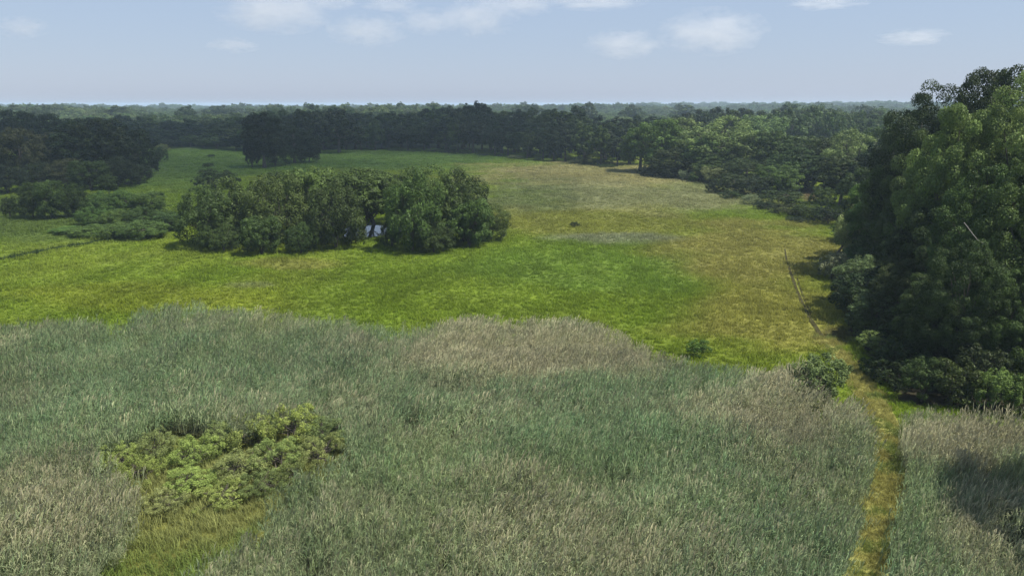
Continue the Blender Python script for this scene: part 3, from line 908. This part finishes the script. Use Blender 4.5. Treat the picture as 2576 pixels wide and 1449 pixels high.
# ------------------------------------------------------------------ scrub in the reeds, lower left
for i, (px, py, wpx, hh, c, lab) in enumerate([
    (300, 1165, 110, 1.5, YELLOW, "leftmost yellow-green bramble of the scrub in the reeds"),
    (395, 1140, 90, 1.9, BRAM, "tall thin bramble at the upper left of the scrub, against the reeds"),
    (360, 1190, 100, 1.3, YELLOW, "low bramble right below the leftmost one of the scrub"),
    (500, 1150, 120, 1.7, YELLOW, "yellow-green bramble left of the scrub's dark hollow"),
    (555, 1115, 90, 1.8, BRAM, "greyish bramble at the scrub's upper edge left of the tallest one"),
    (640, 1110, 130, 2.0, YELLOW, "bramble left of the bright yellow top of the scrub"),
    (735, 1090, 150, 2.2, (0.235, 0.275, 0.066), "brightest yellow bramble on top of the scrub"),
    (820, 1105, 110, 1.9, (0.12, 0.165, 0.055), "green bramble at the scrub's upper right tip"),
    (800, 1150, 130, 1.7, BRAM, "bramble below the scrub's upper right tip"),
    (700, 1160, 130, 1.7, BRAM, "dull green bramble in the middle of the scrub"),
    (610, 1180, 130, 1.5, BRAM, "bramble in the scrub's middle left of the dull green one"),
    (740, 1205, 110, 1.3, (0.12, 0.165, 0.055), "dark green bramble at the scrub's lower right, against the reeds"),
    (660, 1225, 120, 1.2, (0.12, 0.165, 0.055), "low green bramble on the scrub's lower right edge"),
    (480, 1215, 130, 1.2, YELLOW, "low yellow bramble in the centre left of the scrub"),
    (560, 1250, 130, 1.0, YELLOW, "low sprawling bramble below the scrub's centre"),
    (410, 1265, 110, 1.0, BRAM, "low bramble on the scrub's left side, halfway down"),
    (865, 1125, 70, 1.5, BRAM, "small bramble at the far right end of the scrub"),
]):
    x, d = on_ground(px, py + 18)
    plant(f"bramble{i % 3}", "bramble", px, d, 0, wpx, c, lab, "bramble", "brambles of the scrub in the reeds", x=x, h=hh)

# ------------------------------------------------------------------ scattered ground cover
def scatter(name, pts, rot, scl, idx, tint, protos):
    c = bpy.data.collections.new(name + "_kinds")
    for o in protos: c.objects.link(o)
    me = bpy.data.meshes.new(name)
    n = len(pts)
    me.vertices.add(n)
    me.vertices.foreach_set("co", np.asarray(pts, np.float32).ravel())
    for an, ty, key, arr in (("rot", 'FLOAT_VECTOR', "vector", rot), ("scl", 'FLOAT_VECTOR', "vector", scl), ("idx", 'INT', "value", idx)):
        a = me.attributes.new(an, ty, 'POINT')
        a.data.foreach_set(key, np.asarray(arr, np.int32 if ty == 'INT' else np.float32).ravel())
    a = me.attributes.new("tint", 'FLOAT_COLOR', 'POINT')
    a.data.foreach_set("color", np.concatenate([tint, np.ones((n, 1))], 1).astype(np.float32).ravel())
    o = link(name, me)
    ng = bpy.data.node_groups.new(name, 'GeometryNodeTree')
    ng.interface.new_socket("Geometry", in_out='INPUT', socket_type='NodeSocketGeometry')
    ng.interface.new_socket("Geometry", in_out='OUTPUT', socket_type='NodeSocketGeometry')
    N, L = ng.nodes, ng.links
    gi, go = N.new("NodeGroupInput"), N.new("NodeGroupOutput")
    iop = N.new("GeometryNodeInstanceOnPoints")
    ci = N.new("GeometryNodeCollectionInfo")
    ci.inputs["Collection"].default_value = c
    ci.inputs["Separate Children"].default_value = True
    ci.inputs["Reset Children"].default_value = True
    def named(nm, ty):
        q = N.new("GeometryNodeInputNamedAttribute"); q.data_type = ty; q.inputs["Name"].default_value = nm
        return next(s for s in q.outputs if s.enabled and s.name == "Attribute")
    e2r = N.new("FunctionNodeEulerToRotation")
    L.new(named("rot", 'FLOAT_VECTOR'), e2r.inputs[0])
    L.new(gi.outputs[0], iop.inputs["Points"]); L.new(ci.outputs[0], iop.inputs["Instance"])
    iop.inputs["Pick Instance"].default_value = True
    L.new(named("idx", 'INT'), iop.inputs["Instance Index"])
    L.new(e2r.outputs[0], iop.inputs["Rotation"]); L.new(named("scl", 'FLOAT_VECTOR'), iop.inputs["Scale"])
    L.new(iop.outputs[0], go.inputs[0])
    md = o.modifiers.new("scatter", 'NODES'); md.node_group = ng
    return tag(o, kind="stuff")

def ribbons(blades, mat, name):
    """blades: list of (points Nx3, widths N, side vector, var, plume)"""
    V, Fi, Fc, var, plume = [], [], [], [], []
    for pts, wid, side, va, pl in blades:
        b = len(V); n = len(pts)
        for k in range(n):
            if wid[k] <= 1e-5:
                V.append(pts[k]); var.append(va); plume.append(pl)
            else:
                V.append(pts[k] - side * wid[k] / 2); V.append(pts[k] + side * wid[k] / 2)
                var += [va, va]; plume += [pl, pl]
        pos = b
        for k in range(n - 1):
            a2, c2 = wid[k] > 1e-5, wid[k + 1] > 1e-5
            if a2 and c2: Fi += [pos, pos + 1, pos + 3, pos + 2]; Fc.append(4); pos += 2
            elif a2: Fi += [pos, pos + 1, pos + 2]; Fc.append(3); pos += 2
            else: Fi += [pos, pos + 2, pos + 1]; Fc.append(3); pos += 1
    me = mesh_from(name, np.array(V), Fi, Fc, mat)
    a = me.attributes.new("var", 'FLOAT', 'POINT'); a.data.foreach_set("value", np.array(var, np.float32))
    a = me.attributes.new("plume", 'FLOAT', 'POINT'); a.data.foreach_set("value", np.array(plume, np.float32))
    return bpy.data.objects.new(name, me)

def reed_clump(seed, n_stem, dry):
    rg = np.random.default_rng(seed)
    bl = []
    for s in range(n_stem):
        x0, y0 = rg.normal(0, 0.22, 2)
        h = REED_H * rg.uniform(0.78, 1.12)
        lean = np.array([rg.normal(0.10, 0.10), rg.normal(0, 0.08), 0])
        def at(t): return np.array([x0, y0, 0]) + lean * h * t * t + np.array([0, 0, h * t])
        a = rg.uniform(0, 3.14); side = np.array([math.cos(a), math.sin(a), 0])
        sv = rg.uniform(0.25, 0.75)
        bl.append((np.array([at(0.25), at(0.65), at(1.0)]), [0.018, 0.014, 0.008], side, sv, 0.5))
        for k in range(rg.integers(4, 7)):
            t = rg.uniform(0.45, 0.97)
            az = rg.normal(0.2, 1.3); out = np.array([math.cos(az), math.sin(az), 0])
            L_ = rg.uniform(0.32, 0.62)
            p0 = at(t)
            up = rg.random() < 0.65
            p1 = p0 + out * L_ * (0.18 if up else 0.36) + np.array([0, 0, L_ * (0.55 if up else 0.42)])
            p2 = p0 + out * L_ * (0.42 if up else 0.85) + np.array([0, 0, L_ * (rg.uniform(0.85, 1.05) if up else rg.uniform(0.1, 0.5))])
            sd = np.array([-out[1], out[0], 0])
            bl.append((np.array([p0, p1, p2]), [0.016, rg.uniform(0.022, 0.04), 0], sd, np.clip(sv + rg.normal(0, 0.2), 0, 1), 0.0))
        if rg.random() < dry:
            top = at(1.0)
            L_ = rg.uniform(0.30, 0.55)
            tip = top + np.array([L_ * 0.30, rg.normal(0, 0.05), L_ * 0.85])
            mid = (top + tip) / 2 + np.array([-0.03, 0, 0.05])
            for q in range(2):
                a2 = a + q * 1.57
                bl.append((np.array([top - [0, 0, 0.05], mid, tip]), [0.01, rg.uniform(0.04, 0.07), 0], np.array([math.cos(a2), math.sin(a2), 0.2]),
                           np.clip(sv + 0.05 + rg.normal(0, 0.12), 0, 1.1), 1.0))
    return ribbons(bl, M_REED, "reed_clump")

def grass_tuft(seed, n, h, spread, width):
    rg = np.random.default_rng(seed)
    bl = []
    for k in range(n):
        a = rg.uniform(0, 6.28); r = spread * math.sqrt(rg.random())
        p0 = np.array([math.cos(a) * r, math.sin(a) * r, -0.02])
        az = rg.uniform(0, 6.28); out = np.array([math.cos(az), math.sin(az), 0])
        hh = h * rg.uniform(0.55, 1.2)
        p1 = p0 + out * hh * 0.15 + np.array([0, 0, hh * 0.6]); p2 = p0 + out * hh * rg.uniform(0.3, 0.8) + np.array([0, 0, hh])
        bl.append((np.array([p0, p1, p2]), [width * 0.7, width, 0], np.array([-out[1], out[0], 0]), np.clip(rg.normal(0.5, 0.2), 0, 1.1), 0.0))
    return ribbons(bl, M_GRASS, "grass_tuft")

RG = np.random.default_rng(5)
def jitter_field(x0, x1, y0, y1, dens, edge=0.78, margin=6):
    n = int((x1 - x0) * (y1 - y0) * dens)
    x = RG.uniform(x0, x1, n); y = RG.uniform(y0, y1, n)
    k = np.abs(x) < edge * y + margin
    return x[k], y[k]

# reeds
def build_reeds():
    xs, ys = [], []
    for y0, y1, dn in ((19, 40, 11.0), (40, 60, 8.5), (60, 78, 7.0)):
        x, y = jitter_field(-70, 70, y0, y1, dn)
        xs.append(x); ys.append(y)
    x, y = np.concatenate(xs), np.concatenate(ys)
    k = in_reeds(x, y)
    x, y = x[k], y[k]
    n = len(x)
    px, py = project(x, y, np.full(n, REED_H))
    dry = 0.20 + 0.5 * (fbm(x / 7, y / 7, 40, 4) - 0.5)
    wx, wy = fbm(x / 5, y / 5, 41, 3) - 0.5, fbm(x / 5 + 30, y / 5, 42, 3) - 0.5
    for zx, zy, rx, ry, v, s in [(1330, 865, 430, 75, 0.80, 0.9), (1980, 1010, 260, 110, 0.72, 0.9), (2430, 1090, 190, 80, 0.80, 0.9), (1420, 1350, 300, 90, 0.50, 0.7),
                                 (110, 1260, 240, 130, 0.60, 0.8), (330, 900, 420, 110, 0.06, 0.8), (1500, 1090, 330, 75, 0.02, 0.95), (1080, 975, 200, 28, 0.05, 0.8),
                                 (2300, 1280, 120, 160, 0.05, 0.8), (150, 1060, 300, 70, 0.08, 0.7), (600, 785, 250, 20, 0.35, 0.6), (1850, 1250, 200, 70, 0.12, 0.6),
                                 (900, 1250, 160, 70, 0.3, 0.6), (650, 980, 180, 40, 0.12, 0.6), (2520, 1300, 150, 150, 0.6, 0.7)]:
        r = np.sqrt(((px - zx) / rx + wx) ** 2 + ((py - zy) / ry + wy) ** 2)
        w = s * (1 - sstep(0.5, 1.2, r))
        dry = dry * (1 - w) + v * w
    dry = np.clip(dry + RG.normal(0, 0.14, n), 0, 0.95)
    yel = np.clip(0.25 + 1.0 * (fbm(x / 11, y / 11, 50, 3) - 0.4) + RG.normal(0, 0.15, n), 0, 1)
    bri = np.clip(1.02 + 0.5 * (fbm(x / 4, y / 4, 55, 3) - 0.5) + RG.normal(0, 0.12, n), 0.4, 1.5)
    hs = (0.80 + 0.7 * (fbm(x / 4.2, y / 4.2, 60, 3) - 0.4)) * RG.uniform(0.88, 1.12, n)
    tilt = 0.05 + 0.40 * np.clip(fbm(x / 9 + 5, y / 9, 63, 3) - 0.42, 0, 1) * 2
    rot = np.stack([RG.normal(0, 0.06, n), tilt + RG.normal(0, 0.07, n), RG.normal(0, 0.6, n)], 1)
    idx = np.where(dry + RG.normal(0, 0.1, n) > 0.4, RG.integers(3, 6, n), RG.integers(0, 3, n))
    protos = [reed_clump(700 + k, 6, 0.25 if k < 3 else 0.9) for k in range(6)]
    z = gz(x, y) - 0.02
    scatter("reeds", np.stack([x, y, z], 1), rot, np.stack([hs, hs, hs], 1), idx, np.stack([dry, bri, yel], 1), protos)
build_reeds()

# meadow grass
def build_meadow():
    P_, S_, T_, I_ = [], [], [], []
    for y0, y1, dn, sc in ((40, 90, 9.0, 1.0), (90, 140, 5.0, 1.3), (140, 220, 2.0, 1.9), (220, 335, 0.9, 2.6)):
        x, y = jitter_field(-0.8 * y1, 0.8 * y1, y0, y1, dn)
        k = ~in_reeds(x, y)
        px, py = project(x, y, 0 * x)
        k &= ~inside(WOOD_FLOOR, px, py)
        k &= (seg_dist(TRACK_A, x, y) > 0.29) & (seg_dist(TRACK_B, x, y) > 0.08)
        k &= seg_dist(TRAIL, x, y) > 0.8
        x, y = x[k], y[k]
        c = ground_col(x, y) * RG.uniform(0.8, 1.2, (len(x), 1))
        s = sc * RG.uniform(0.7, 1.3, len(x)) * (0.45 + 1.0 * fbm(x / 4, y / 7, 80, 3))
        P_.append(np.stack([x, y, gz(x, y)], 1)); S_.append(np.stack([s, s, s * (1.0 / sc ** 0.85)], 1)); T_.append(c)
    # rank sedge along the ditch
    t = RG.random(1500) * (len(DITCH) - 1); i = t.astype(int); f = (t - i)[:, None]
    D = np.array(DITCH)
    q = D[i] * (1 - f) + D[np.minimum(i + 1, len(D) - 1)] * f + RG.normal(0, 0.35, (1500, 2))
    s = RG.uniform(0.9, 1.7, 1500)
    P_.append(np.stack([q[:, 0], q[:, 1], gz(q[:, 0], q[:, 1])], 1)); S_.append(np.stack([s, s, s * 1.3], 1))
    T_.append(np.array([0.035, 0.06, 0.018]) * RG.uniform(0.7, 1.3, (1500, 1)))
    p, s, t = np.concatenate(P_), np.concatenate(S_), np.concatenate(T_)
    n = len(p)
    rot = np.stack([RG.normal(0, 0.08, n), RG.normal(0, 0.08, n), RG.uniform(0, 6.28, n)], 1)
    px, py = project(p[:, 0], p[:, 1], 0 * p[:, 0] + 1.0); px1, py1 = project(p[:, 0], p[:, 1], 0 * p[:, 0] + 1.7)
    k = ~(inside(SCRUB_PATCH, px, py) | inside(SCRUB_PATCH, px1, py1))
    p, s, t, rot = p[k], s[k], t[k], rot[k]; n = len(p)
    scatter("meadow_grass", p, rot, s, RG.integers(0, 4, n), t, [grass_tuft(800 + k, 16, 0.30, 0.26, 0.032) for k in range(4)])
build_meadow()

def build_scrub_grass():
    x, y = jitter_field(-45, 5, 20, 46, 18.0)
    px, py = project(x, y, np.full(len(x), 1.45))
    w = fbm(x / 2.0, y / 2.0, 99, 3) - 0.5
    px1, py1 = project(x, y, np.full(len(x), 1.9))
    k = inside(SCRUB_PATCH, px + w * 70, py + w * 45) | inside(SCRUB_PATCH, px1 + w * 70, py1 + w * 45)
    x, y = x[k], y[k]
    n1 = len(x)
    m = fbm(x / 3, y / 3, 101, 3)
    t = sstep(0.35, 0.65, m)[:, None]
    c = np.array([0.235, 0.250, 0.085]) * t + np.array([0.185, 0.235, 0.070]) * (1 - t)
    px, py = project(x, y, 0 * x)
    low = (sstep(1330, 1440, py))[:, None]
    c = c * (1 - low * 0.6) + np.array([0.10, 0.165, 0.025]) * low * 0.6
    s = RG.uniform(0.8, 1.75, n1) * (0.7 + 0.7 * fbm(x / 1.6, y / 1.6, 103, 2))
    # ochre grass along and beside the path
    u = RG.random(5200) * (len(TRAIL) - 1); i = u.astype(int); f = (u - i)[:, None]
    D = np.array(TRAIL)
    q = D[i] * (1 - f) + D[np.minimum(i + 1, len(D) - 1)] * f
    off = RG.normal(0, 0.5, (5200, 2)); q = q + off
    so = np.where(np.abs(off[:, 0]) < 0.35, RG.uniform(0.25, 0.6, 5200), RG.uniform(0.5, 1.2, 5200))
    co = np.array([0.28, 0.265, 0.08]) * RG.uniform(0.65, 1.25, (5200, 1))
    gr = (noise2(q[:, 0] / 1.5, q[:, 1] / 1.5, 66) > 0.62)[:, None]
    co = np.where(gr, np.array([0.17, 0.21, 0.055]), co)
    p = np.concatenate([np.stack([x, y, gz(x, y)], 1), np.stack([q[:, 0], q[:, 1], gz(q[:, 0], q[:, 1])], 1)])
    s = np.concatenate([s, so]); c = np.concatenate([c * RG.uniform(0.75, 1.25, (n1, 1)), co])
    n = len(p)
    rot = np.stack([RG.normal(0, 0.12, n), RG.normal(0.08, 0.12, n), RG.uniform(0, 6.28, n)], 1)
    scatter("rank_grass", p, rot, np.stack([s, s, s], 1), RG.integers(0, 4, n), c, [grass_tuft(820 + k, 18, 0.34, 0.18, 0.016) for k in range(4)])
build_scrub_grass()

# far-off forest behind the individual trees
def build_forest():
    protos = []
    for k in range(4):
        me = PROTO[f"far{k}"][0].copy(); me.materials.clear(); me.materials.append(M_LEAF_FAR)
        protos.append(bpy.data.objects.new("forest_crown", me))
    X, Y, S = [], [], []
    for y0, y1, dn, sc in ((385, 640, 1 / 75, 1.0), (640, 1100, 1 / 120, 1.15), (1100, 2600, 1 / 330, 1.5)):
        x, y = jitter_field(-0.78 * y1 - 20, 0.78 * y1 + 20, y0, y1, dn, 0.76, 20)
        X.append(x); Y.append(y); S.append(np.full(len(x), sc))
    x, y, s = np.concatenate(X), np.concatenate(Y), np.concatenate(S)
    n = len(x)
    sx = s * RG.uniform(0.8, 1.25, n); sz = RG.uniform(0.72, 1.0, n) * (0.76 + 0.62 * sstep(0.42, 0.85, fbm(x / 95, y / 95, 120, 2)))
    sx = sx * (0.7 + 0.45 * sz)
    c = np.array([0.070, 0.105, 0.040]) * RG.uniform(0.6, 1.35, (n, 1)) * RG.uniform(0.9, 1.1, (n, 3))
    z = gz(x, y)
    scatter("forest", np.stack([x, y, z], 1), np.stack([0 * x, 0 * x, RG.uniform(0, 6.28, n)], 1), np.stack([sx, sx, sz], 1), RG.integers(0, 4, n), c, protos)
build_forest()

# ------------------------------------------------------------------ clouds
def vol_mat(name, dens, noise=False, scale=1.0, aniso=0.3):
    m, N, L = new_mat(name)
    out = N.new("ShaderNodeOutputMaterial"); pv = N.new("ShaderNodeVolumePrincipled")
    pv.inputs["Color"].default_value = (1, 1, 1, 1) if noise else (0.93, 0.95, 1, 1)
    pv.inputs["Anisotropy"].default_value = aniso
    pv.inputs["Density"].default_value = dens
    if noise:
        tc = N.new("ShaderNodeTexCoord")
        ln = N.new("ShaderNodeVectorMath"); ln.operation = 'LENGTH'; L.new(tc.outputs["Object"], ln.inputs[0])
        nz = N.new("ShaderNodeTexNoise"); nz.inputs["Scale"].default_value = 1.9; nz.inputs["Detail"].default_value = 7; nz.inputs["Roughness"].default_value = 0.68
        oi = N.new("ShaderNodeObjectInfo")
        ad = N.new("ShaderNodeVectorMath"); ad.operation = 'ADD'
        L.new(tc.outputs["Object"], ad.inputs[0]); L.new(oi.outputs["Location"], ad.inputs[1])
        L.new(ad.outputs[0], nz.inputs["Vector"])
        f = math_node(N, L, 'SUBTRACT', 1.0, ln.outputs["Value"])
        g = math_node(N, L, 'SUBTRACT', nz.outputs["Fac"], 0.5)
        g = math_node(N, L, 'MULTIPLY', g, 2.8)
        f = math_node(N, L, 'ADD', f, g)
        f = math_node(N, L, 'SUBTRACT', f, 0.12)
        f = math_node(N, L, 'MAXIMUM', f, 0.0)
        f = math_node(N, L, 'MINIMUM', f, 0.6)
        f = math_node(N, L, 'MULTIPLY', f, dens)
        L.new(f, pv.inputs["Density"])
    L.new(pv.outputs[0], out.inputs["Volume"])
    return m

def ball(name, mat, seg=24, rings=14, flat_base=False):
    V = [(0, 0, 1)]
    for i in range(1, rings):
        t = math.pi * i / rings
        for j in range(seg):
            a = 2 * math.pi * j / seg
            V.append((math.sin(t) * math.cos(a), math.sin(t) * math.sin(a), math.cos(t)))
    V.append((0, 0, -1))
    Fi, Fc = [], []
    for j in range(seg):
        Fi += [0, 1 + j, 1 + (j + 1) % seg]; Fc.append(3)
    for i in range(rings - 2):
        for j in range(seg):
            a, b = 1 + i * seg + j, 1 + i * seg + (j + 1) % seg
            Fi += [a, a + seg, b + seg, b]; Fc.append(4)
    last = len(V) - 1; o = 1 + (rings - 2) * seg
    for j in range(seg):
        Fi += [o + j, last, o + (j + 1) % seg]; Fc.append(3)
    return mesh_from(name, np.array(V, float), Fi, Fc, mat, True)

M_CLOUD = vol_mat("cloud_vapour", 0.0055, True)
cloud_me = ball("cloud", M_CLOUD)
def sky_cloud(px, py, w, h, d, lab, dens=1.0):
    z = height_at(py, d)
    x = at_dist(px, d, z)
    m = (d * CP + 0) / F
    o = link("cloud", cloud_me)
    o.location = (x, d, z)
    o.scale = (w * m * 0.55, w * m * 0.45, h * m * 0.58)
    tag(o, lab, "cloud", "clouds in the sky")
for a in [
    (690, 22, 300, 110, 2600, "broad white cloud at the top edge, left of the middle"),
    (925, 78, 190, 80, 2600, "rounded white cloud below the top edge left of the middle"),
    (1205, 42, 190, 95, 2700, "bright tall cloud in the upper middle of the sky"),
    (1080, 55, 160, 60, 2800, "thin cloud veil between the two middle clouds"),
    (1310, 10, 170, 60, 2700, "thin cloud at the top edge right above the bright tall one"),
    (1570, 112, 190, 70, 2600, "low flat cloud in the middle right of the sky"),
    (1790, 80, 260, 105, 2600, "wedge shaped cloud in the right half of the sky"),
    (58, 70, 120, 50, 2900, "small faint cloud at the left edge of the sky"),
    (985, 12, 150, 40, 2800, "faint cloud at the top edge beside the broad one"),
    (2300, 95, 170, 40, 2900, "faint flat streak of cloud above the near wood"),
    (1500, 6, 240, 34, 2900, "long faint veil of cloud at the top edge, right of the middle"),
    (2080, 8, 190, 30, 2900, "faint streak of cloud at the top edge above the right bank"),
    (850, 8, 120, 34, 2900, "small faint cloud at the top edge between two brighter ones"),
    (585, 115, 130, 34, 2900, "faint small cloud below the broad white one"),
]:
    sky_cloud(*a)

M_BANK = vol_mat("cloud_bank_vapour", 0.0062)
bank_me = ball("cloud_bank", M_BANK)
ALT = 620.0
off = Vector((sdir.x, sdir.y)) * (ALT / sdir.z)
for gx, gy, rx, ry, rz in [
    (-115, 310, 140, 110, 75), (-120, 215, 110, 75, 50), (-5, 345, 75, 62, 55), (-90, 425, 190, 80, 60), (-62, 158, 60, 38, 18), (-95, 138, 60, 28, 14),
    (8, 165, 42, 34, 11), (-40, 235, 80, 55, 30), (15, 300, 40, 35, 25),
]:
    o = link("cloud", bank_me)
    o.location = (gx + off.x, gy + off.y, ALT + RND.uniform(-20, 20))
    o.scale = (rx, ry, rz)
    tag(o, f"grey cloud high over the shaded far meadow, {nth(11)} of the overhead bank", "cloud", "overhead clouds that shade the far meadow")

# ------------------------------------------------------------------ haze
def build_haze():
    m, N, L = new_mat("haze_air")
    out = N.new("ShaderNodeOutputMaterial"); pv = N.new("ShaderNodeVolumePrincipled")
    pv.inputs["Color"].default_value = (0.62, 0.80, 1.0, 1)
    pv.inputs["Density"].default_value = 0.00022
    pv.inputs["Anisotropy"].default_value = 0.1
    L.new(pv.outputs[0], out.inputs["Volume"])
    x0, x1, y0, y1, z0, z1 = -5200, 5200, -120, 6900, -14, 26
    V = [(x, y, z) for z in (z0, z1) for y in (y0, y1) for x in (x0, x1)]
    Fc = [(0, 2, 3, 1), (4, 5, 7, 6), (0, 1, 5, 4), (2, 6, 7, 3), (0, 4, 6, 2), (1, 3, 7, 5)]
    me = mesh_from("haze", np.array(V, float), np.array(Fc), np.full(6, 4), m)
    tag(link("haze", me), kind="stuff")
build_haze()
